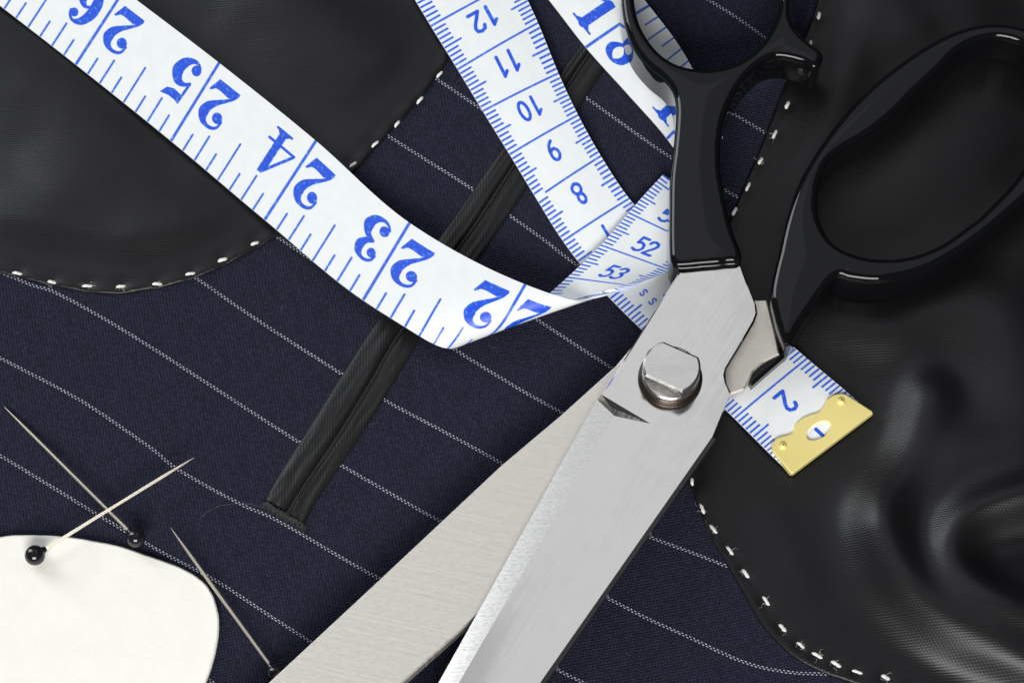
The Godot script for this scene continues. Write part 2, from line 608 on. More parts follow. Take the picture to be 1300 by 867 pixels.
# ------------------------------------------------------------------ enamelled handles: one rounded solid from an outline with a hole
func solid(outer: PackedVector2Array, hole: PackedVector2Array, mid: float, half: float, round_r: float, cell: float) -> Buf:
	var lo := outer[0]
	var hi := outer[0]
	for p in outer:
		lo = lo.min(p)
		hi = hi.max(p)
	lo -= Vector2.ONE * cell * 3.0
	hi += Vector2.ONE * cell * 3.0
	var nx := int((hi.x - lo.x) / cell) + 1
	var nz := int((hi.y - lo.y) / cell) + 1
	var a := PackedVector2Array()
	var e := PackedVector2Array()
	for poly: PackedVector2Array in [outer, hole]:
		for k in poly.size():
			a.append(poly[k])
			e.append(poly[(k + 1) % poly.size()])
	var near := PackedInt32Array()
	var far := PackedFloat32Array()
	near.resize(nx * nz)
	near.fill(-1)
	far.resize(nx * nz)
	far.fill(1e9)
	var seg := func(p: Vector2, k: int) -> float:
		return p.distance_to(Geometry2D.get_closest_point_to_segment(p, a[k], e[k]))
	for k in a.size():
		var steps := int(a[k].distance_to(e[k]) / (cell * 0.5)) + 1
		for q in steps:
			var p := a[k].lerp(e[k], float(q) / steps)
			var cx := int((p.x - lo.x) / cell)
			var cz := int((p.y - lo.y) / cell)
			for dz in range(-1, 3):
				for dx in range(-1, 3):
					var g := (cz + dz) * nx + cx + dx
					if g < 0 or g >= nx * nz:
						continue
					var d: float = seg.call(lo + Vector2(cx + dx, cz + dz) * cell, k)
					if d < far[g]:
						far[g] = d
						near[g] = k
	for sweep in 4:
		var back := sweep % 2 == 1
		for zz in nz:
			var z := nz - 1 - zz if back else zz
			for xx in nx:
				var x := nx - 1 - xx if back else xx
				var g := z * nx + x
				var p := lo + Vector2(x, z) * cell
				for o in 4:
					var ox: int = [-1, 0, 1, -1][o] * (-1 if back else 1)
					var oz: int = [-1, -1, -1, 0][o] * (-1 if back else 1)
					if x + ox < 0 or x + ox >= nx or z + oz < 0 or z + oz >= nz:
						continue
					var k := near[(z + oz) * nx + x + ox]
					if k >= 0 and k != near[g]:
						var d: float = seg.call(p, k)
						if d < far[g]:
							far[g] = d
							near[g] = k
	var d2 := PackedFloat32Array()
	d2.resize(nx * nz)
	for z in nz:
		for x in nx:
			var p := lo + Vector2(x, z) * cell
			var inside := Geometry2D.is_point_in_polygon(p, outer) and not Geometry2D.is_point_in_polygon(p, hole)
			d2[z * nx + x] = -far[z * nx + x] if inside else far[z * nx + x]
	for pass_ in 3:   # soften the ridge line along the middle
		var was := d2.duplicate()
		for z in range(1, nz - 1):
			for x in range(1, nx - 1):
				var g := z * nx + x
				if was[g] < -cell * 1.2 or pass_ == 0 and absf(was[g]) < cell * 8.0:
					d2[g] = (was[g] * 2.0 + was[g - 1] + was[g + 1] + was[g - nx] + was[g + nx]) / 6.0
	var wave := PackedFloat32Array()
	wave.resize(nx * nz)
	for z in nz:
		for x in nx:
			wave[z * nx + x] = noise.get_noise_2d((lo.x + x * cell) * 260.0, (lo.y + z * cell) * 260.0) * 0.00009 - 0.00045 * exp(minf(d2[z * nx + x], 0.0) / 0.0022)
	var ny := int(2.0 * half / cell) + 7
	var y0 := mid - half - cell * 3.0
	var field := PackedFloat32Array()
	field.resize(nx * nz * ny)
	for y in ny:
		var off := absf(y0 + y * cell - mid) - half + round_r
		for g in nx * nz:
			var qx := d2[g] + round_r
			var qy := off - wave[g]
			field[y * nx * nz + g] = (minf(maxf(qx, qy), 0.0) if qx <= 0.0 or qy <= 0.0 else sqrt(qx * qx + qy * qy)) - round_r if qx <= 0.0 and qy <= 0.0 or qx > 0.0 and qy > 0.0 else maxf(qx, qy) - round_r
	var layer := nx * nz
	var out := Buf.new()
	var slot := PackedInt32Array()
	slot.resize(field.size())
	slot.fill(-1)
	var corner := [0, 1, nx, nx + 1, layer, layer + 1, layer + nx, layer + nx + 1]
	var pairs := [[0, 1], [2, 3], [4, 5], [6, 7], [0, 2], [1, 3], [4, 6], [5, 7], [0, 4], [1, 5], [2, 6], [3, 7]]
	var place := [Vector3(0, 0, 0), Vector3(1, 0, 0), Vector3(0, 0, 1), Vector3(1, 0, 1), Vector3(0, 1, 0), Vector3(1, 1, 0), Vector3(0, 1, 1), Vector3(1, 1, 1)]
	for y in ny - 1:
		for z in range(1, nz - 2):
			for x in range(1, nx - 2):
				var g := y * layer + z * nx + x
				var s0 := field[g] < 0.0
				if (field[g + 1] < 0.0) == s0 and (field[g + nx] < 0.0) == s0 and (field[g + nx + 1] < 0.0) == s0 and (field[g + layer] < 0.0) == s0 and (field[g + layer + 1] < 0.0) == s0 and (field[g + layer + nx] < 0.0) == s0 and (field[g + layer + nx + 1] < 0.0) == s0:
					continue
				var sum := Vector3.ZERO
				var cnt := 0
				for pr: Array in pairs:
					var fa := field[g + corner[pr[0]]]
					var fb := field[g + corner[pr[1]]]
					if (fa < 0.0) != (fb < 0.0):
						sum += place[pr[0]].lerp(place[pr[1]], fa / (fa - fb))
						cnt += 1
				var f := sum / cnt
				# the slope of the outline's distance here, and from it the slope of the rounded solid
				var f2 := z * nx + x
				var gx := lerpf(lerpf(d2[f2 + 1] - d2[f2 - 1], d2[f2 + 2] - d2[f2], f.x), lerpf(d2[f2 + nx + 1] - d2[f2 + nx - 1], d2[f2 + nx + 2] - d2[f2 + nx], f.x), f.z)
				var gz := lerpf(lerpf(d2[f2 + nx] - d2[f2 - nx], d2[f2 + nx + 1] - d2[f2 - nx + 1], f.x), lerpf(d2[f2 + 2 * nx] - d2[f2], d2[f2 + 2 * nx + 1] - d2[f2 + 1], f.x), f.z)
				var g2 := Vector3(gx, 0, gz) / (2.0 * cell)
				var d := lerpf(lerpf(d2[f2], d2[f2 + 1], f.x), lerpf(d2[f2 + nx], d2[f2 + nx + 1], f.x), f.z)
				var yy := y0 + (y + f.y) * cell - mid
				var nqx := d + round_r
				var nqy := absf(yy) - half + round_r - wave[f2]
				var wx := maxf(nqx, 0.0)
				var wy := maxf(nqy, 0.0)
				if wx + wy < 1e-7:
					wx = 1.0 if nqx > nqy else 0.0
					wy = 1.0 - wx
				var gr := g2 * (wx + wy * 0.2 * exp(minf(d, 0.0) / 0.0022)) + Vector3.UP * signf(yy) * wy
				slot[g] = out.v.size()
				out.v.append(Vector3(lo.x, y0, lo.y) + (Vector3(x, y, z) + f) * cell)
				out.n.append(gr.normalized())
				out.uv.append(Vector2.ZERO)
	for y in range(1, ny - 1):
		for z in range(2, nz - 2):
			for x in range(2, nx - 2):
				var g := y * layer + z * nx + x
				var s0 := field[g] < 0.0
				for ax in 3:
					var step: int = [1, layer, nx][ax]
					if (field[g + step] < 0.0) == s0:
						continue
					var u: int = [layer, nx, 1][ax]
					var w: int = [nx, 1, layer][ax]
					var q := [slot[g], slot[g - u], slot[g - u - w], slot[g - w]]
					if q.min() < 0:
						continue
					if s0:
						out.i.append_array([q[0], q[2], q[1], q[0], q[3], q[2]])
					else:
						out.i.append_array([q[0], q[1], q[2], q[0], q[2], q[3]])
	return out


# ------------------------------------------------------------------ cloth heights
var folds_right := []
var folds_left := []


func fold(list: Array, pts: Array, wide: float, amp: float) -> void:
	var line := curve2(spots(pts), 4) if pts.size() > 4 else PackedVector2Array(spots(pts))
	var s := wide * 1.25 * MM
	var dots := PackedVector2Array()
	var walked := 0.0
	var gap := s * 0.7
	for k in line.size() - 1:
		var l := line[k].distance_to(line[k + 1])
		while dots.size() * gap < walked + l:
			dots.append(line[k].lerp(line[k + 1], (dots.size() * gap - walked) / l))
		walked += l
	var lo := line[0]
	var hi := line[0]
	for p in line:
		lo = lo.min(p)
		hi = hi.max(p)
	list.append([dots, s, amp * MM * 0.7 / sqrt(TAU), lo - Vector2.ONE * s * 3.3, hi + Vector2.ONE * s * 3.3])


func fold_height(list: Array, p: Vector2) -> float:
	var h := 0.0
	for f: Array in list:
		if p.x < f[3].x or p.y < f[3].y or p.x > f[4].x or p.y > f[4].y:
			continue
		var sum := 0.0
		var w: float = -0.5 / (f[1] * f[1])
		for q: Vector2 in f[0]:
			sum += exp(p.distance_squared_to(q) * w)
		h += f[2] * sum
	return h


func cloth_height(p: Vector2) -> float:
	return noise.get_noise_2d(p.x * 160.0, p.y * 160.0) * 0.0004


var pressed_a := flat(950, 480)
var pressed_b := flat(1072, 545)
var left_stitches := []
var right_stitches := []


func lining_height(right: bool, p: Vector2, inside: float) -> float:
	var h := cloth_height(p) + 0.00025
	var rim := clampf(inside / 0.0009, 0, 1)
	h += 0.0005 * sqrt(1.0 - (1.0 - rim) * (1.0 - rim))
	var free := smoothstep(0.003, 0.012, inside)
	if right:   # the tape's end and the tang hold the satin down
		free *= smoothstep(0.004, 0.024, p.distance_to(Geometry2D.get_closest_point_to_segment(p, pressed_a, pressed_b)))
	h += free * (fold_height(folds_right if right else folds_left, p) + noise.get_noise_2d(p.x * 220.0 + 50.0, p.y * 220.0) * 0.00045)
	h -= 0.00012 * exp(-pow((inside - 0.0023) / 0.0009, 2.0))
	if inside < 0.006:
		for s: Vector2 in (right_stitches if right else left_stitches):
			var d := p.distance_squared_to(s)
			if d < 0.00002:
				h -= 0.00035 * exp(-d / (2.0 * 0.0011 * 0.0011))
	var gap := h - cloth_height(p) - 0.00012
	return cloth_height(p) + 0.00012 + 0.5 * (gap + sqrt(gap * gap + 4e-8))


func lining(right: bool, edge: PackedVector2Array, hub: Vector2, m: Material) -> ArrayMesh:
	var rows := []
	for p in edge:
		var row := PackedVector3Array()
		var dir := (hub - p).normalized()
		var length := hub.distance_to(p)
		row.append(Vector3(p.x, cloth_height(p) - 0.0002, p.y))
		for k in 120:
			var d := 0.0
			if k < 16:
				d = 0.0065 * pow(k / 16.0, 1.6)
			else:
				d = lerpf(0.0065, length, (k - 16) / 103.0)
			var q := p + dir * minf(d, length)
			row.append(Vector3(q.x, lining_height(right, q, d * 0.92), q.y))
		rows.append(row)
	var b := Buf.new()
	var sgn := 1.0
	if (rows[1][3] - rows[1][2]).cross(rows[2][2] - rows[1][2]).y < 0.0:
		sgn = -1.0
	b.grid(rows, [], sgn)
	return b.mesh(m)


# ------------------------------------------------------------------ the scene
func _ready() -> void:
	rng.seed = 7
	noise.seed = 3
	noise.frequency = 0.1
	noise.fractal_octaves = 3

	var cam := Camera3D.new()
	cam.name = "camera"
	cam.transform = Transform3D(Basis(Vector3(1, 0, 0), Vector3(0, sin(TILT), -cos(TILT)), Vector3(0, cos(TILT), sin(TILT))), Vector3(0, cos(TILT), sin(TILT)) * FAR_M)
	cam.fov = rad_to_deg(2.0 * atan(WIDE * 867.0 / 1300.0 / 2.0 / FAR_M))
	cam.near = 0.05
	cam.far = 10.0
	add_child(cam)

	var env := Environment.new()
	env.background_mode = Environment.BG_COLOR
	env.background_color = Color(0.05, 0.05, 0.054).linear_to_srgb()
	env.tonemap_mode = Environment.TONE_MAPPER_LINEAR
	env.tonemap_exposure = 1.0
	env.sdfgi_enabled = true
	env.ssao_enabled = true
	env.ssil_enabled = true
	var we := WorldEnvironment.new()
	we.name = "environment"
	we.environment = env
	add_child(we)

	softbox("overhead_softbox", Vector3(-0.06, 0.86, -0.42), Vector3(0, 0, -0.01), Vector2(0.95, 0.72), 0.125, Color(0.975, 0.985, 1.0))
	softbox("overhead_hotspot", Vector3(-0.10, 0.84, -0.36), Vector3(0, 0, -0.01), Vector2(0.46, 0.34), 0.013, Color(0.99, 0.99, 1.0))  # added bright centre of the softbox, grades its reflection in the steel
	softbox("key_softbox", Vector3(-0.08, 0.78, 1.04), Vector3(0, 0, 0), Vector2(0.82, 0.54), 2.2, Color(1.0, 0.995, 0.985))
	softbox("side_softbox", Vector3(-0.85, 0.52, -0.62), Vector3(0, 0, 0), Vector2(0.75, 0.5), 0.85, Color(0.97, 0.985, 1.0))

	var slab := Buf.new()
	plate(slab, PackedVector2Array([Vector2(-0.4, -0.3), Vector2(0.4, -0.3), Vector2(0.4, 0.3), Vector2(-0.4, 0.3)]), -0.03, -0.002, [0.001])
	var table := obj("table_top", slab.mesh(mat(Color(0.12, 0.09, 0.07), 0.6)))
	table.set_meta("kind", "structure")

	jacket()
	tape()
	shears()
	chalk_and_pins()


func softbox(called: String, where: Vector3, aim: Vector3, size: Vector2, energy: float, tint: Color) -> void:
	var l := AreaLight3D.new()
	l.name = called
	l.area_size = size
	l.light_energy = energy
	l.light_color = tint
	l.shadow_enabled = true
	add_child(l)
	l.transform = Transform3D(Basis.looking_at(aim - where, Vector3(0, 0, -1)), where)


func jacket() -> void:
	var coat := thing("suit_jacket", "navy pinstripe wool jacket front with black satin linings and welt pocket, under everything", "jacket")
	# navy wool
	var rows := []
	var uvs := []
	var turn := 0.59
	for r in 141:
		var row := PackedVector3Array()
		var uu := PackedVector2Array()
		for c in 171:
			var p := Vector2(lerpf(-0.2, 0.2, c / 170.0), lerpf(-0.16, 0.16, r / 140.0))
			row.append(Vector3(p.x, cloth_height(p), p.y))
			uu.append(p.rotated(-turn))
		rows.append(row)
		uvs.append(uu)
	var b := Buf.new()
	b.grid(rows, uvs, -1.0)
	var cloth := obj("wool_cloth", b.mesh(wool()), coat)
	var chalk_white := mat(Color(0.48, 0.50, 0.58), 0.9)
	for line: Array in [
		[800, -68, 860, -27, 900, 0, 935, 22, 972, 48, 1010, 75],
		[640, -60, 780, 40, 860, 96, 925, 140, 968, 166, 1000, 186],
		[480, -58, 600, 24, 690, 86, 752, 130, 850, 199, 918, 240, 945, 254],
		[540, 90, 560, 104, 603, 133, 700, 199, 800, 266, 900, 330],
		[480, 164, 504, 180, 598, 239, 648, 274, 686, 301, 733, 337, 860, 425],
		[430, 240, 500, 284, 560, 327, 685, 408, 773, 465, 860, 520],
		[330, 285, 360, 306, 395, 329, 470, 378, 555, 430, 640, 482, 710, 522, 860, 602],
		[225, 338, 254, 357, 340, 415, 433, 474, 492, 510, 560, 546, 624, 581, 720, 636, 816, 678, 875, 700, 921, 718, 960, 732],
		[-30, 333, 38, 361, 69, 371, 130, 404, 204, 449, 290, 504, 377, 560, 440, 595, 500, 629, 556, 660, 660, 713, 764, 756, 820, 784, 875, 809, 943, 840, 999, 853, 1054, 856, 1100, 858],
		[-60, 424, 0, 455, 104, 510, 187, 566, 228, 598, 305, 640, 340, 655, 384, 679, 430, 706, 479, 733, 590, 792, 705, 849, 743, 868, 850, 920],
		[-60, 548, 0, 579, 87, 631, 138, 662, 208, 703, 273, 737, 330, 774, 391, 813, 500, 880],
		[-60, 672, 40, 725, 150, 793, 261, 861, 330, 905],
		[-60, 790, 60, 862, 140, 915],
	]:
		obj("pinstripe", pinstripe(line, chalk_white), cloth).set_meta("kind", "stuff")

	# satin linings
	var left_line := [-250, -120, -250, 100, -200, 270, -80, 326, 0, 347, 35, 356, 70, 364, 110, 371, 147, 374, 185, 369, 220, 362, 255, 351, 290, 335, 345, 304, 400, 262, 450, 217, 500, 163, 530, 130, 553, 100, 573, 66, 588, 0, 596, -80, 500, -200]
	var right_line := [1900, -300, 1500, -300, 1200, -280, 960, -220, 1048, -80, 1038, 0, 1016, 62, 994, 115, 962, 196, 930, 272, 905, 340, 882, 450, 868, 540, 869, 590, 881, 630, 902, 681, 937, 742, 964, 789, 988, 817, 1013, 838, 1044, 854, 1075, 865, 1130, 882, 1220, 910, 1400, 980, 1650, 990]
	var left_spots := [[21, 347, .2], [65, 358, .12], [110, 363, .05], [153, 364, -.12], [199, 361, -.1], [241, 348, -.35], [282, 330, -.45], [323, 309, -.5], [558, 94, -1.05], [533, 127, -1.05], [504, 157, -1.0], [476, 183, -.95], [448, 209, -.85], [366, 283, -.6], [408, 246, -.7], [-25, 336, .25]]
	var right_spots := [[1040, 20, -1.4], [1029, 56, -1.42], [1014, 95, -1.35], [1000, 133, -1.35], [984, 170, -1.2], [966, 204, -1.2], [950, 237, -1.15], [933, 268, -1.15], [918, 303, -1.2], [879, 611, 1.3], [892, 646, 1.1], [906, 672, .85], [927, 699, .85], [947, 728, .9], [973, 763, .95], [994, 797, .85], [1017, 819, .6], [1038, 832, .45], [1062, 843, .5], [1089, 853, .15], [1125, 860, .3], [1160, 876, .3]]
	for s: Array in left_spots:
		left_stitches.append(flat(s[0], s[1], 0.5))
	for s: Array in right_spots:
		right_stitches.append(flat(s[0], s[1], 0.5))
	fold(folds_left, [-60, 60, 60, 110, 130, 170, 90, 250, 20, 300], 7, 2.0)
	fold(folds_left, [300, -40, 420, 60, 460, 90], 7, 3.0)
	fold(folds_left, [180, -40, 300, 60, 420, 150], 6, -0.4)
	fold(folds_left, [160, 330, 260, 280], 5, 1.8)
	fold(folds_right, [1180, 500, 1142, 555, 1122, 600, 1113, 645, 1120, 690, 1145, 742, 1182, 784, 1250, 826, 1340, 862, 1440, 890], 3.4, 6.0)
	fold(folds_right, [1440, 610, 1340, 632, 1290, 645, 1240, 658, 1206, 680, 1200, 706, 1218, 744, 1262, 776, 1330, 802, 1440, 836], 2.8, 5.2)
	fold(folds_right, [1150, 600, 1200, 598, 1270, 590, 1350, 575], 6.0, 4.4)
	fold(folds_right, [1262, 738, 1300, 745, 1400, 748], 4.0, 3.4)
	fold(folds_right, [1020, 400, 1070, 425, 1106, 440, 1150, 420, 1200, 392, 1260, 400, 1285, 450, 1275, 520], 5.0, 3.0)
	fold(folds_right, [960, 640, 990, 700, 1005, 770], 6.0, 1.0)
	fold(folds_right, [1062, -40, 1076, 50, 1046, 140, 1010, 240], 4.5, 1.6)
	fold(folds_right, [1120, -40, 1140, 30, 1185, 70], 4.0, 1.8)
	fold(folds_right, [1190, -30, 1250, 50], 5.0, 1.6)
	fold(folds_right, [1130, 240, 1210, 180, 1270, 130], 7.0, 2.6)
	fold(folds_right, [1060, 300, 1150, 290, 1230, 240], 5.0, -0.3)
	fold(folds_right, [1240, 300, 1330, 380, 1330, 520], 8.0, 2.0)
	var silk := satin(0.0104, ribs(20, 260, false, 0.7), 0.0030, 0.40, Color(0.0058, 0.0059, 0.0070))
	silk.metallic_specular = 0.43
	var thread := mat(Color(0.74, 0.73, 0.70), 0.95)
	var stitch_mesh := stitch(thread)
	var lobes := [
		[left_line, left_spots, Vector2(180, -130), "black satin lining lobe at upper left with a curved stitched edge"],
		[right_line, right_spots, Vector2(1700, 350), "rumpled black satin lining on the right with deep soft folds"],
	]
	for k in 2:
		var piece: Array = lobes[k]
		var edge := curve2(spots(piece[0]), 24)
		var hub: Vector2 = flat(piece[2].x, piece[2].y)
		var o := obj("lining", lining(k == 1, edge, hub, silk), coat)
		o.set_meta("label", piece[3])
		for s: Array in piece[1]:
			var p := flat(s[0], s[1], 0.5)
			var near := 1e9
			for e in edge:
				near = minf(near, p.distance_to(e))
			var st := obj("stitch", stitch_mesh, o)
			var a := atan2(sin(s[2]) / cos(TILT), cos(s[2])) + rng.randf_range(-0.12, 0.12)
			st.transform = Transform3D(Basis(Vector3.UP, -a).scaled_local(Vector3(rng.randf_range(0.85, 1.15), 1, rng.randf_range(0.85, 1.15))), Vector3(p.x, lining_height(k == 1, p, near) + 0.00012, p.y))
	# loose fibres where the basting thread frays
	var fuzz := Buf.new()
	for s: Array in [[65, 358], [110, 363], [153, 364], [199, 361], [906, 672], [927, 699], [947, 728], [973, 763], [994, 797], [1017, 819], [1038, 832], [1062, 843], [1125, 860], [892, 646], [984, 170], [966, 204]]:
		for k in 5:
			var p0 := at(s[0] + rng.randf_range(-7, 5), s[1] + rng.randf_range(-4, 6), 1.1)
			var a := rng.randf() * TAU
			var l := rng.randf_range(0.0003, 0.0010)
			var p1 := p0 + Vector3(cos(a) * l, rng.randf_range(0.0001, 0.0006), sin(a) * l)
			var p2 := p1 + Vector3(cos(a + 0.8) * l * 0.6, -0.0002, sin(a + 0.8) * l * 0.6)
			tube(fuzz, PackedVector3Array([p0, p1, p2]), PackedFloat32Array([0.00002, 0.000018, 0.000008]), 3)
	obj("loose_thread", fuzz.mesh(thread), coat).set_meta("kind", "stuff")

	# lint on the wool
	var lint := Buf.new()
	for k in 46:
		var p0 := at(rng.randf_range(0, 880), rng.randf_range(380, 860), 0.35)
		var a := rng.randf() * TAU
		var turn2 := rng.randf_range(-1.2, 1.2)
		var path := PackedVector3Array([p0])
		var rad := PackedFloat32Array([0.000012])
		for q in 5:
			path.append(path[q] + Vector3(cos(a), rng.randf_range(-0.15, 0.15), sin(a)) * rng.randf_range(0.0002, 0.0005))
			rad.append(0.000014 if q < 4 else 0.000006)
			a += turn2 * 0.5
		tube(lint, path, rad, 3)
	var hair := PackedVector3Array([at(252, 660, 0.3), at(262, 650, 0.5), at(278, 642, 0.5), at(298, 639, 0.5), at(318, 640, 0.4), at(336, 645, 0.4)])
	tube(lint, hair, PackedFloat32Array([0.00002, 0.00002, 0.00002, 0.00002, 0.00002, 0.00001]), 3)
	obj("lint", lint.mesh(mat(Color(0.16, 0.17, 0.24), 0.9)), coat).set_meta("kind", "stuff")

	pocket(coat)


func pinstripe(pts: Array, m: Material) -> ArrayMesh:
	var line := curve2(spots(pts), 16)
	var b := Buf.new()
	var walked := 0.0
	var next := 0.0
	var odd := false
	for k in line.size() - 1:
		var l := line[k].distance_to(line[k + 1])
		while next < walked + l:
			var p := line[k].lerp(line[k + 1], (next - walked) / l)
			var d := (line[k + 1] - line[k]).normalized()
			var side := Vector2(-d.y, d.x)
			p += side * (0.00019 if odd else -0.00019) + side * rng.randf_range(-0.00003, 0.00003)
			var dd := d.rotated(0.07)
			var ss := Vector2(-dd.y, dd.x)
			var hl := 0.00026 * rng.randf_range(0.8, 1.15)
			var hw := 0.000092 * rng.randf_range(0.85, 1.1)
			var y := cloth_height(p)
			var up := func(q: Vector2, h: float) -> Vector3: return Vector3(q.x, y + h, q.y)
			var ring := [p - dd * hl, p - dd * hl * 0.5 + ss * hw, p + dd * hl * 0.5 + ss * hw, p + dd * hl, p + dd * hl * 0.5 - ss * hw, p - dd * hl * 0.5 - ss * hw]
			var top: Vector3 = up.call(p, 0.00013)
			for q in 6:
				b.tri(top, up.call(ring[q], -0.00001 if q % 3 == 0 else 0.00003), up.call(ring[(q + 1) % 6], -0.00001 if (q + 1) % 3 == 0 else 0.00003), Vector3.UP)
			odd = not odd
			next += 0.000425
		walked += l
	return b.mesh(m)


func stitch(m: Material) -> ArrayMesh:
	var b := Buf.new()
	var rows := []
	for k in 13:
		var f := k / 12.0 * 2.0 - 1.0
		var r := 0.00036 * pow(maxf(1.0 - pow(absf(f), 2.4), 0.0), 0.55)
		var row := PackedVector3Array()
		for q in 11:
			var a := TAU * (q % 10) / 10.0
			var ply := r * (0.84 + 0.2 * absf(sin(a + f * 4.0)))
			row.append(Vector3(f * 0.00118, 0.00012 - 0.0003 * f * f + sin(a) * ply * 0.6, cos(a) * ply + 0.00007 * sin(f * 3.0)))
		rows.append(row)
	b.grid(rows, [], 1.0, true)
	return b.mesh(m)


func pocket(coat: Node3D) -> void:
	var ca := curve2(spots([336, 634, 352, 604, 391, 543, 432, 477, 480, 404, 560, 298, 633, 194, 719, 80, 790, -20, 840, -90]), 16)
	var cb := curve2(spots([364, 650, 378, 626, 424, 558, 466, 490, 509, 417, 591, 301, 652, 208, 744, 72, 816, -26, 866, -90]), 16)
	var cc := curve2(spots([388, 666, 403, 637, 457, 557, 498, 493, 536, 432, 622, 312, 676, 232, 762, 100, 838, -20, 890, -90]), 16)
	var welt := Node3D.new()
	welt.name = "pocket_welt"
	coat.add_child(welt, true)
	welt.set_meta("label", "black twill welt pocket running diagonally under the tape")
	var twill := satin(0.0104, ribs(18, 252, true, 0.1), 0.0030, 0.5, Color(0.0055, 0.0057, 0.0062))
	for pair: Array in [[ca, cb, 0.0, 1.0], [cb, cc, 0.0, 1.0]]:
		var rows := []
		for k in pair[0].size():
			var row := PackedVector3Array()
			for c in 15:
				var t := c / 14.0
				var p: Vector2 = pair[0][k].lerp(pair[1][k], t * 0.985)
				var bump := pow(maxf(1.0 - pow(absf(2.0 * t - 1.0), 5.0), 0.0), 0.6)
				var wav := noise.get_noise_2d(k * 0.5, c * 2.0 + (60.0 if pair[0] == cb else 0.0)) * 0.0002
				row.append(Vector3(p.x, cloth_height(p) - 0.0003 + (0.0007 + wav) * bump + 0.0004 * t * (1.0 if pair[0] == ca else 0.0), p.y))
			rows.append(row)
		var b := Buf.new()
		var sgn := 1.0 if (rows[0][8] - rows[0][7]).cross(rows[1][7] - rows[0][7]).y > 0.0 else -1.0
		b.grid(rows, [], sgn)
		# the folded lower end of the lip
		for c in 14:
			b.quad(rows[0][c], rows[0][c + 1], rows[0][c + 1] * Vector3(1, 0, 1) - Vector3(0, 0.0004, 0), rows[0][c] * Vector3(1, 0, 1) - Vector3(0, 0.0004, 0), Vector3(-0.5, 0, 1))
		obj("welt_lip", b.mesh(twill), welt)
	# the corded seam between the lips
	var dark := mat(Color(0.02, 0.021, 0.022), 0.6)
	var cord := Buf.new()
	var acc := 0.0
	for k in cb.size() - 1:
		var l := cb[k].distance_to(cb[k + 1])
		var d := (cb[k + 1] - cb[k]).normalized()
		while acc < l:
			var p := cb[k] + d * acc - Vector2(-d.y, d.x) * -0.0003
			ball(cord, Vector3(p.x, cloth_height(p) + 0.00055, p.y), Vector3(0.00036, 0.0002, 0.0002), Basis(Vector3.UP, -atan2(d.y, d.x) + 0.6), 4)
			acc += 0.00052
		acc -= l
	obj("seam_cord", cord.mesh(dark), welt).set_meta("kind", "stuff")
	# frayed bar tack across the lower end
	var tack := Buf.new()
	for k in 260:
		var f := rng.randf()
		var p := flat(lerpf(334, 388, f) + rng.randf_range(-2, 2), lerpf(640, 672, f) + rng.randf_range(-3, 3))
		var a := 2.1 + rng.randf_range(-0.7, 0.7)
		var l := rng.randf_range(0.0006, 0.0016)
		var q0 := Vector3(p.x - cos(a) * l * 0.3, 0.0007, p.y - sin(a) * l * 0.3)
		tube(tack, PackedVector3Array([q0, q0 + Vector3(cos(a) * l * 0.5, 0.0001, sin(a) * l * 0.5), q0 + Vector3(cos(a) * l, -0.0008, sin(a) * l)]), PackedFloat32Array([0.00006, 0.00006, 0.00002]), 4)
	obj("bar_tack", tack.mesh(dark), welt).set_meta("kind", "stuff")


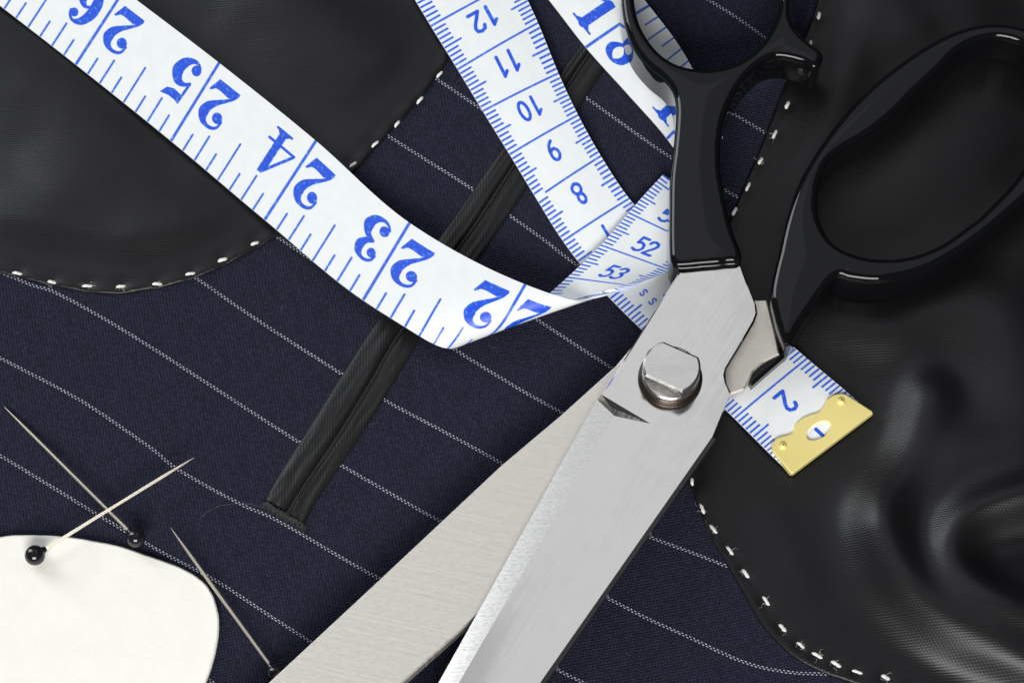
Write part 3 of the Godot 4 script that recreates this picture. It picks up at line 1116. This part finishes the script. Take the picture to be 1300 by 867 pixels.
func tape() -> void:
	var t := thing("tape_measure", "white tape measure with blue inch and centimetre print, looped across the cloth under the shears", "tape measure")
	var plain := mat(Color(0.76, 0.79, 0.81), 0.42)

	# the wide inch run from the upper left, folded under and coming out as centimetres 53 to 51
	var run := [
		[20.0, 955, 420, 8.5, 915, 540, 8.5], [21.0, 812, 396, 9.0, 757, 508, 9.0], [22.0, 667, 361, 8.6, 607, 461, 8.6], [23.0, 520, 283, 5.6, 461, 381, 5.2], [24.0, 401, 179, 3.2, 336, 279, 3.1],
		[25.0, 278, 80, 3.1, 217, 179, 3.0], [26.0, 157, -12, 3.3, 96, 82, 3.2], [27.0, 36, -104, 3.4, -25, -12, 3.3],
	]
	var out := [   # in centimetres
		[49.0, 915, 238, 1.3, 872, 192, 1.3], [50.0, 905, 282, 1.4, 834, 231, 1.5], [51.0, 884, 312, 1.6, 798, 271, 2.0], [52.0, 850, 344, 2.6, 763, 312, 2.3],
		[53.0, 806, 365, 5.0, 721, 353, 2.2], [54.0, 756, 378, 5.0, 676, 392, 1.9], [55.0, 702, 380, 3.2, 640, 410, 1.8], [56.0, 650, 386, 2.0, 606, 424, 1.7],
	]
	# the roll: curvature grows over the first millimetres, then stays, until the tape faces down
	var bend := PackedVector2Array([Vector2.ZERO])
	var ease := 0.0085
	var r := 0.0027
	var dq := 0.0001
	var turned := 0.0
	while turned < PI:
		turned += dq / r * minf(1.0, bend.size() * dq / ease)
		bend.append(bend[bend.size() - 1] + Vector2(cos(turned), -sin(turned)) * dq)
	var spent := (bend.size() - 1) * dq
	var l0 := at(576, 363, 8.6)
	var l1 := at(755, 339, 8.6)
	var along := Vector3(l1.x - l0.x, 0, l1.z - l0.z).normalized()
	var across := Vector3(-along.z, 0, along.x)
	if across.z < 0.0:
		across = -across
	var place := func(s: float, v: float) -> Vector3:
		var e := edges(run, s)
		var p: Vector3 = e[0].lerp(e[1], v)
		var q := (p - l0).dot(across)
		if q <= 0.0:
			return p
		var foot := p - across * q
		var rolled := Vector3.ZERO
		var k := lerpf(1.6, 0.85, clampf((foot - l0).dot(along) / 0.028, -0.3, 1.0))
		q /= k
		if q < spent:
			var b0 := bend[int(q / dq)].lerp(bend[mini(int(q / dq) + 1, bend.size() - 1)], fposmod(q / dq, 1.0))
			rolled = foot + (across * b0.x + Vector3.UP * b0.y) * k
		else:
			var b1 := bend[bend.size() - 1]
			rolled = foot + (across * (b1.x - (q - spent)) + Vector3.UP * b1.y) * k
		var w := smoothstep(spent * 0.58, spent + 0.005, q)
		if w > 0.0:
			var f := edges(out, clampf(s * 2.54, 49.0, 56.0))
			rolled = rolled.lerp(f[0].lerp(f[1], v), w)
		return rolled
	var front := inch_print(20.5, 27.2, ["21", "22", "23", "24", "25", "26"], 21)
	var back := cm_print(49.0, 56.5, ["51", "52", "53"], 22)
	obj("tape_band", ribbon(19.6, 26.95, 0.02, 30, place, front, back, Vector2(20.5, 27.2), Vector2(49.0 / 2.54, 56.5 / 2.54)), t)

	# the centimetre run down to the brass end
	var tail := [
		[0.4, 1002, 599, 1.9, 1103, 522, 1.9], [1.0, 978, 576, 2.2, 1075, 497, 2.2], [2.0, 933, 531, 2.2, 1025, 455, 2.2], [3.0, 888, 488, 2.0, 978, 414, 2.0], [4.0, 842, 444, 1.6, 930, 374, 1.6],
		[5.0, 797, 401, 1.1, 884, 333, 1.1], [6.0, 754, 356, 0.8, 840, 293, 0.8], [7.0, 715, 306, 0.9, 799, 252, 1.1], [8.0, 681, 252, 1.2, 763, 198, 1.6], [9.0, 647, 196, 1.8, 734, 146, 2.2],
		[10.0, 613, 141, 2.3, 709, 93, 2.6], [11.0, 581, 88, 2.3, 683, 29, 2.4], [12.0, 547, 33, 2.2, 657, -26, 2.2], [13.0, 512, -25, 2.2, 628, -80, 2.2],
	]
	var tail_place := func(s: float, v: float) -> Vector3:
		var e := edges(tail, s)
		return e[0].lerp(e[1], v) + Vector3.UP * 0.0003 * sin(v * PI)
	var cm := cm_print(0.0, 13.0, ["1", "2", "3", "6", "7", "8", "9", "10", "11", "12", "13"], 23, [["S", 5.22, 0.27, 17.0], ["S", 4.96, 0.27, 17.0], ["A", 4.86, 0.45, 30.0]])
	obj("tape_band", ribbon(0.42, 12.95, 0.06, 14, tail_place, cm, plain, Vector2(0, 13), Vector2(0, 13)), t)

	# the second inch run under the small handle loop
	var top := [
		[17.0, 640, -68, 1.5, 716, -124, 1.5], [17.5, 694, -4, 1.5, 770, -58, 1.5], [18.0, 744, 60, 1.6, 824, 7, 1.7], [18.5, 797, 119, 1.5, 865, 62, 1.6], [19.0, 847, 176, 1.3, 899, 126, 1.4], [19.5, 886, 236, 0.9, 926, 196, 0.9],
	]
	var top_place := func(s: float, v: float) -> Vector3:
		var e := edges(top, s)
		return e[0].lerp(e[1], v) + Vector3.UP * 0.0004 * sin(v * PI)
	var inch := inch_print(16.9, 19.6, ["17", "18", "19"], 24)
	obj("tape_band", ribbon(17.05, 19.35, 0.025, 14, top_place, inch, plain, Vector2(16.9, 19.6), Vector2(16.9, 19.6)), t)

	# brass end: plate with a scalloped edge and an oval window, riveted through
	var brass := mat(Color(1.0, 0.90, 0.43), 0.74, 1.0)
	var scallop := curve2(spots([980, 571, 981, 562, 988, 555, 998, 552, 1007, 548, 1010, 539, 1018, 531, 1028, 526, 1040, 522, 1047, 514, 1052, 505, 1061, 500, 1072, 499, 1080, 503], 3.2), 5)
	var line := scallop.duplicate()
	line.append_array(PackedVector2Array(spots([1108, 521, 1109, 524, 1008, 600, 1004, 600], 3.2)))
	var oval := PackedVector2Array()
	var mid := flat(1040, 546, 3.2)
	var axis := (flat(1055, 535, 3.2) - mid).normalized()
	for k in 32:
		var a := TAU * k / 32
		oval.append(mid + axis * cos(a) * 0.0029 + Vector2(-axis.y, axis.x) * sin(a) * 0.00165)
	obj("brass_end", pierced(line, oval, 0.0015, 0.0030, 0.0003).mesh(brass), t)
	var end := t.get_node("brass_end")
	for s: Array in [[1068.5, 509.5], [994.5, 566]]:
		var b := Buf.new()
		ball(b, at(s[0], s[1], 2.95), Vector3(0.0008, 0.0006, 0.0008), Basis.IDENTITY, 8)
		obj("rivet", b.mesh(brass), end)


# a plate with one hole: the rim of the hole is joined to the outline by a seam
func pierced(line: PackedVector2Array, hole: PackedVector2Array, low: float, high: float, bev: float) -> Buf:
	var b := Buf.new()
	var ho := PackedVector2Array()
	var centre := Vector2.ZERO
	for p in hole:
		centre += p / hole.size()
	var rim := PackedVector2Array()
	for k in line.size():
		var q := line[(k + 1) % line.size()]
		var n := int(line[k].distance_to(q) / 0.0004) + 1
		for e in n:
			rim.append(line[k].lerp(q, float(e) / n))
	var top := PackedVector2Array()
	for k in rim.size():
		var d := (rim[(k + 1) % rim.size()] - rim[k - 1]).normalized()
		var n := Vector2(-d.y, d.x)
		if n.dot(centre - rim[k]) < 0.0 and absf(n.dot((centre - rim[k]).normalized())) > 0.05:
			n = -n
		top.append(rim[k] + n * bev)
		var ray := (rim[k] - centre).normalized() * 0.05
		var hit := centre
		for q in hole.size():
			var c: Variant = Geometry2D.segment_intersects_segment(centre, centre + ray, hole[q], hole[(q + 1) % hole.size()])
			if c != null:
				hit = c
		ho.append(hit)
	var up := func(q: Vector2, y: float) -> Vector3: return Vector3(q.x, y, q.y)
	for k in rim.size():
		var j := (k + 1) % rim.size()
		for y in [high, low]:
			b.quad(up.call(top[k], y), up.call(top[j], y), up.call(ho[j], y), up.call(ho[k], y), Vector3.UP if y == high else Vector3.DOWN)
		var out := up.call(rim[k] - top[k], 0.0) as Vector3
		for s in 4:
			var a0 := PI / 2.0 * s / 4.0
			var a1 := PI / 2.0 * (s + 1) / 4.0
			b.quad(up.call(top[k].lerp(rim[k], sin(a0)), high - bev * (1.0 - cos(a0))), up.call(top[j].lerp(rim[j], sin(a0)), high - bev * (1.0 - cos(a0))), up.call(top[j].lerp(rim[j], sin(a1)), high - bev * (1.0 - cos(a1))), up.call(top[k].lerp(rim[k], sin(a1)), high - bev * (1.0 - cos(a1))), out + Vector3.UP * bev)
		b.quad(up.call(rim[k], high - bev), up.call(rim[j], high - bev), up.call(rim[j], low), up.call(rim[k], low), out)
	var hc := Vector2.ZERO
	for p in ho:
		hc += p / ho.size()
	for k in ho.size():
		var p := ho[k]
		var q := ho[(k + 1) % ho.size()]
		b.quad(up.call(p, high), up.call(q, high), up.call(q, low), up.call(p, low), up.call(hc - p, 0.0))
	return b


func shears() -> void:
	var sh := thing("tailor_shears", "open steel tailor's shears with black enamelled handles and a large pivot screw", "scissors")
	var bright := polished(Color(0.685, 0.672, 0.655), 0.12)
	var satin_steel := brushed(Color(0.93, 0.89, 0.82), 0.52, 0.03, 0.012, 0.0012)
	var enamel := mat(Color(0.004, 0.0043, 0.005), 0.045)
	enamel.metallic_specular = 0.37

	# lower blade: the flat brushed inner face with its tang
	var low := Buf.new()
	low.grain = 0.22
	plate(low, PackedVector2Array(spots([806, 436, 782, 464, 712, 527, 637, 590, 480, 737, 340, 867, 150, 1043, 60, 1130, 30, 1172, 70, 1178, 200, 1108, 380, 978, 510, 867, 589, 797, 700, 690, 800, 590, 900, 518, 929, 500, 945, 494, 951, 484, 957, 470, 970, 459, 990, 449, 984, 420, 974, 380, 953, 380, 880, 400], 8)), 0.0048, 0.0079, [0.0003])
	obj("lower_blade", low.mesh(satin_steel), sh)

	var shade_plate := Buf.new()  # black plate added for the dark side and shade beneath the tang
	plate(shade_plate, PackedVector2Array(spots([1001, 449, 955, 489, 950, 481, 953, 474, 962, 464, 974, 455, 984, 451, 993, 440], 7)), 0.0042, 0.0070, [0.0006])
	obj("tang_shade_plate", shade_plate.mesh(enamel), sh)

	# upper blade: flat ricasso, hollow face, ground bevel down to the cutting edge
	var top := 11.0
	var up := Buf.new()
	up.grain = 2.13
	var S := at(764, 501, top)
	var N := at(826, 537.8, top)
	var ric := PackedVector2Array(spots([904.5, 554.5, 928, 497, 923, 486, 921, 476, 923, 468, 940, 440, 958, 409, 962, 398, 961, 388, 950, 362, 940, 334, 862, 346, 764, 501, 826, 537.8], top))
	plate(up, ric, 0.0080, top * MM, [0.0, 0.0004, 0.0004, 0.0004, 0.0004, 0.0004, 0.0004, 0.0004, 0.0003, 0.0003, 0.0, 0.0003, 0.0, 0.0])
	var face := []
	var bevel := []
	var steps := 40
	for k in steps + 1:
		var u := float(k) / steps
		var y := lerpf(0.0, 1.0, u)
		var tip := smoothstep(0.72, 1.0, u)
		var sp := Vector2(lerpf(904.5, 417, y), lerpf(554.5, 1250, y))
		sp = Vector2(lerpf(sp.x, 372, tip * tip), sp.y + 20.0 * tip * tip)
		var fl := Vector2(lerpf(780, 352, y), lerpf(528, 1262, y))
		var ed := Vector2(lerpf(758, 332, y), lerpf(507, 1268, y))
		var row := PackedVector3Array()
		for c in 25:
			var f := c / 24.0
			var q := sp.lerp(fl, f)
			var f0 := lerpf(0.64, 0.0, smoothstep(0.0, 0.45, u))
			var dip := 1.0 * pow(maxf(0.0, (f - f0) / (1.0 - f0)), 1.15)
			dip += 0.42 * sin(PI * clampf(f, 0.0, 1.0)) * smoothstep(0.0, 0.3, u)
			row.append(at(q.x, q.y, top - dip))
		face.append(row)
		bevel.append(PackedVector3Array([at(fl.x, fl.y, top - 1.0), at((fl.x + ed.x) / 2, (fl.y + ed.y) / 2, top - 1.5), at(ed.x, ed.y, top - 2.05)]))
	var sgn := 1.0 if (face[0][1] - face[0][0]).cross(face[1][0] - face[0][0]).y > 0.0 else -1.0
	up.grid(face, [], sgn)
	var M := at(775, 517, top - 0.35)
	up.tri(S, N, M, Vector3(-0.6, 1, 0.6))
	up.tri(M, N, at(780, 528, top - 1.0), Vector3(-0.6, 1, 0.6))
	for k in steps:
		var a: Vector3 = face[k][0]
		var c: Vector3 = face[k + 1][0]
		var side := Vector3(1, 0, 0.7)
		var a1 := a + Vector3(0.0007, -0.0002, 0.0005)
		var c1 := c + Vector3(0.0007, -0.0002, 0.0005)
		up.quad(a, c, c1, a1, side + Vector3.UP)
		up.quad(a1, c1, Vector3(c1.x, 0.0081, c1.z), Vector3(a1.x, 0.0081, a1.z), side)
		up.quad(face[k][24] * Vector3(1, 0, 1) + Vector3.UP * 0.0081, face[k + 1][24] * Vector3(1, 0, 1) + Vector3.UP * 0.0081, Vector3(c1.x, 0.0081, c1.z), Vector3(a1.x, 0.0081, a1.z), Vector3.DOWN)
	obj("upper_blade", up.mesh(bright), sh)
	var bv := Buf.new()
	bv.grid(bevel, [], sgn)
	for k in steps:
		bv.quad(bevel[k][2], bevel[k + 1][2], face[k + 1][24] * Vector3(1, 0, 1) + Vector3.UP * 0.0081, face[k][24] * Vector3(1, 0, 1) + Vector3.UP * 0.0081, Vector3.DOWN)
	bv.tri(S, M, at(780, 528, top - 1.0), Vector3(-0.7, 0.6, 0.4))
	bv.tri(S, at(780, 528, top - 1.0), at(758, 507, top - 2.05), Vector3(-0.7, 0.6, 0.4))
	bv.tri(S, at(758, 507, top - 2.05), Vector3(S.x, 0.0082, S.z), Vector3(-0.7, 0, 0.4))
	obj("ground_bevel", bv.mesh(brushed(Color(0.68, 0.67, 0.65), 0.28, 0.03, 0.012, 0.00025)), sh.get_node("upper_blade"))

	# pivot screw: dark collar, round body, head with two flats
	var c := flat(851, 481, top)
	var disc := func(r: float, n: int) -> PackedVector2Array:
		var o := PackedVector2Array()
		for k in n:
			o.append(c + Vector2(cos(TAU * k / n), sin(TAU * k / n)) * r)
		return o
	var col := Buf.new()
	plate(col, disc.call(0.0064, 64), 0.0108, 0.0119, [0.0003])
	plate(col, disc.call(0.0061, 64), 0.0119, 0.0129, [0.0004])
	obj("screw_collar", col.mesh(mat(Color(0.06, 0.045, 0.035), 0.3, 0.8)), sh)
	var body := Buf.new()
	plate(body, disc.call(0.0057, 64), 0.0129, 0.0145, [0.0003])
	var cut := PackedVector2Array()
	var fd := (flat(894, 500, top) - flat(851, 481, top)).normalized()
	var fn := Vector2(-fd.y, fd.x)
	for p: Vector2 in disc.call(0.0057, 72):
		var off := (p - c).dot(fn)
		cut.append(p - fn * (off - clampf(off, -0.0042, 0.0040)))
	plate(body, cut, 0.0145, 0.0177, [0.00045])
	obj("pivot_screw", body.mesh(polished(Color(0.74, 0.73, 0.71), 0.26)), sh)

	# enamelled handles
	var o1 := curve2(spots([860, 349, 851, 341, 849, 320, 849, 280, 850, 235, 854, 200, 857, 165, 857, 142, 852, 124, 842, 111, 827, 99, 812, 83, 801, 66, 793, 43, 789, 20, 788, -5, 790, -40, 800, -75, 820, -105, 850, -124, 890, -132, 932, -124, 966, -102, 990, -66, 1000, -30, 1001, 0, 1002, 30, 1012, 51, 1030, 67, 1043, 78, 1041, 90, 1033, 98, 1020, 91, 1003, 86, 985, 84, 970, 88, 957, 98, 944, 112, 932, 130, 921, 155, 915, 185, 914, 222, 920, 262, 929, 300, 941, 338, 920, 344, 890, 347], 9), 5, true)
	var h1 := curve2(spots([805, 0, 806, 20, 812, 42, 822, 60, 836, 77, 853, 89, 870, 95, 892, 98, 915, 96, 935, 89, 953, 78, 968, 62, 979, 44, 987, 24, 991, 0, 989, -30, 978, -65, 955, -95, 922, -112, 887, -117, 852, -108, 827, -84, 811, -45], 9), 5, true)
	var grip := solid(o1, h1, 0.0078, 0.0058, 0.0013, 0.00038)
	obj("handle", grip.mesh(enamel), sh).set_meta("label", "small round thumb loop with a side spur")
	var o2 := curve2(spots([996, 448, 988, 430, 981, 404, 977, 381, 982, 352, 988, 328, 994, 300, 1003, 267, 1013, 240, 1026, 216, 1050, 180, 1078, 145, 1112, 112, 1148, 84, 1185, 61, 1217, 47, 1250, 40, 1285, 42, 1318, 54, 1345, 80, 1360, 120, 1362, 160, 1350, 200, 1326, 238, 1295, 268, 1250, 306, 1205, 337, 1162, 357, 1115, 367, 1078, 364, 1063, 360, 1050, 372, 1035, 393, 1018, 418, 1004, 440], 9), 5, true)
	var h2 := curve2(spots([1040, 290, 1037, 265, 1040, 240, 1050, 216, 1072, 198, 1100, 182, 1132, 157, 1167, 122, 1192, 99, 1215, 76, 1240, 63, 1268, 59, 1298, 69, 1322, 98, 1328, 140, 1316, 185, 1288, 235, 1246, 280, 1228, 294, 1196, 317, 1161, 332, 1127, 337, 1092, 334, 1058, 319], 9), 5, true)
	var loop := solid(o2, h2, 0.0076, 0.0058, 0.0014, 0.0004)
	obj("handle", loop.mesh(enamel), sh).set_meta("label", "large oval finger loop")


func chalk_and_pins() -> void:
	var line := curve2(spots([-90, 700, 0, 681, 30, 679, 70, 680, 110, 685, 150, 693, 190, 706, 225, 719, 248, 731, 263, 745, 272, 762, 277, 785, 276, 810, 270, 838, 260, 867, 235, 930, 200, 1000, 120, 1060, 0, 1080, -120, 1040, -170, 900, -150, 770], 1.5), 6, true)
	for k in line.size():   # worn edge
		line[k] += Vector2(noise.get_noise_2d(k * 2.0, 0.0), noise.get_noise_2d(k * 2.0, 90.0)) * 0.00008
	var b := Buf.new()
	plate(b, line, 0.0002, 0.0015, [0.0003])
	var white := mat(Color(1, 1, 1), 0.8)
	var nz := FastNoiseLite.new()
	nz.seed = 9
	nz.frequency = 0.02
	white.albedo_texture = picture(256, 256, func(x: int, y: int) -> Color:
		var t := 0.975 + 0.015 * nz.get_noise_2d(x, y) + rng.randf_range(-0.008, 0.008)
		return Color(0.94 * t, 0.935 * t, 0.905 * t))
	white.heightmap_enabled = true
	white.heightmap_scale = 0.006
	white.heightmap_texture = picture(256, 256, func(x: int, y: int) -> Color:
		var t := 0.5 + 0.3 * nz.get_noise_2d(x * 3.0, y * 3.0) + rng.randf_range(-0.12, 0.12)
		return Color(t, t, t))
	white.uv1_scale = Vector3.ONE / 0.05
	var chalk := obj("tailor_chalk", b.mesh(white))
	chalk.set_meta("label", "flat cream-white tailor's chalk slab with a rounded corner")
	chalk.set_meta("category", "chalk")

	var steel := mat(Color(0.90, 0.82, 0.69), 0.42, 1.0)
	var bead := mat(Color(0.010, 0.010, 0.013), 0.08)
	for s: Array in [
		["pin whose black head rests on the white chalk, crossing over another pin", 246, 581, 4.0, 43.5, 705, 3.6, 2.02],
		["pin with its black head on the chalk's upper edge, lying under the crossing pin", 4, 516, 0.5, 172, 683, 3.4, 1.9],
		["pin beside the chalk's rounded corner, its black head tucked against the shear blade", 216, 670, 2.3, 350, 855, 2.3, 1.85],
	]:
		var tip := at(s[1], s[2], s[3])
		var head := at(s[4], s[5], s[6])
		var o := thing("dressmaking_pin", s[0], "pin", head, "black-headed pins")
		var d := tip - head
		var shaft := Buf.new()
		var pts := PackedVector3Array()
		var rad := PackedFloat32Array()
		for f in [0.0, 0.1, 0.3, 0.6, 0.8, 0.9, 0.96, 0.99, 1.0]:
			pts.append(d * f)
			rad.append(0.00036 * (1.0 if f <= 0.8 else maxf(0.08, sqrt((1.0 - f) / 0.2))))
		tube(shaft, pts, rad, 12)
		obj("pin_shaft", shaft.mesh(steel), o)
		var hb := Buf.new()
		ball(hb, Vector3.ZERO, Vector3.ONE * s[7] * MM, Basis.IDENTITY, 16)
		tube(hb, PackedVector3Array([d.normalized() * 0.0014, d.normalized() * (s[7] + 0.35) * MM, d.normalized() * (s[7] + 0.6) * MM]), PackedFloat32Array([0.0009, 0.0006, 0.0003]), 10)
		obj("pin_head", hb.mesh(bead), o)
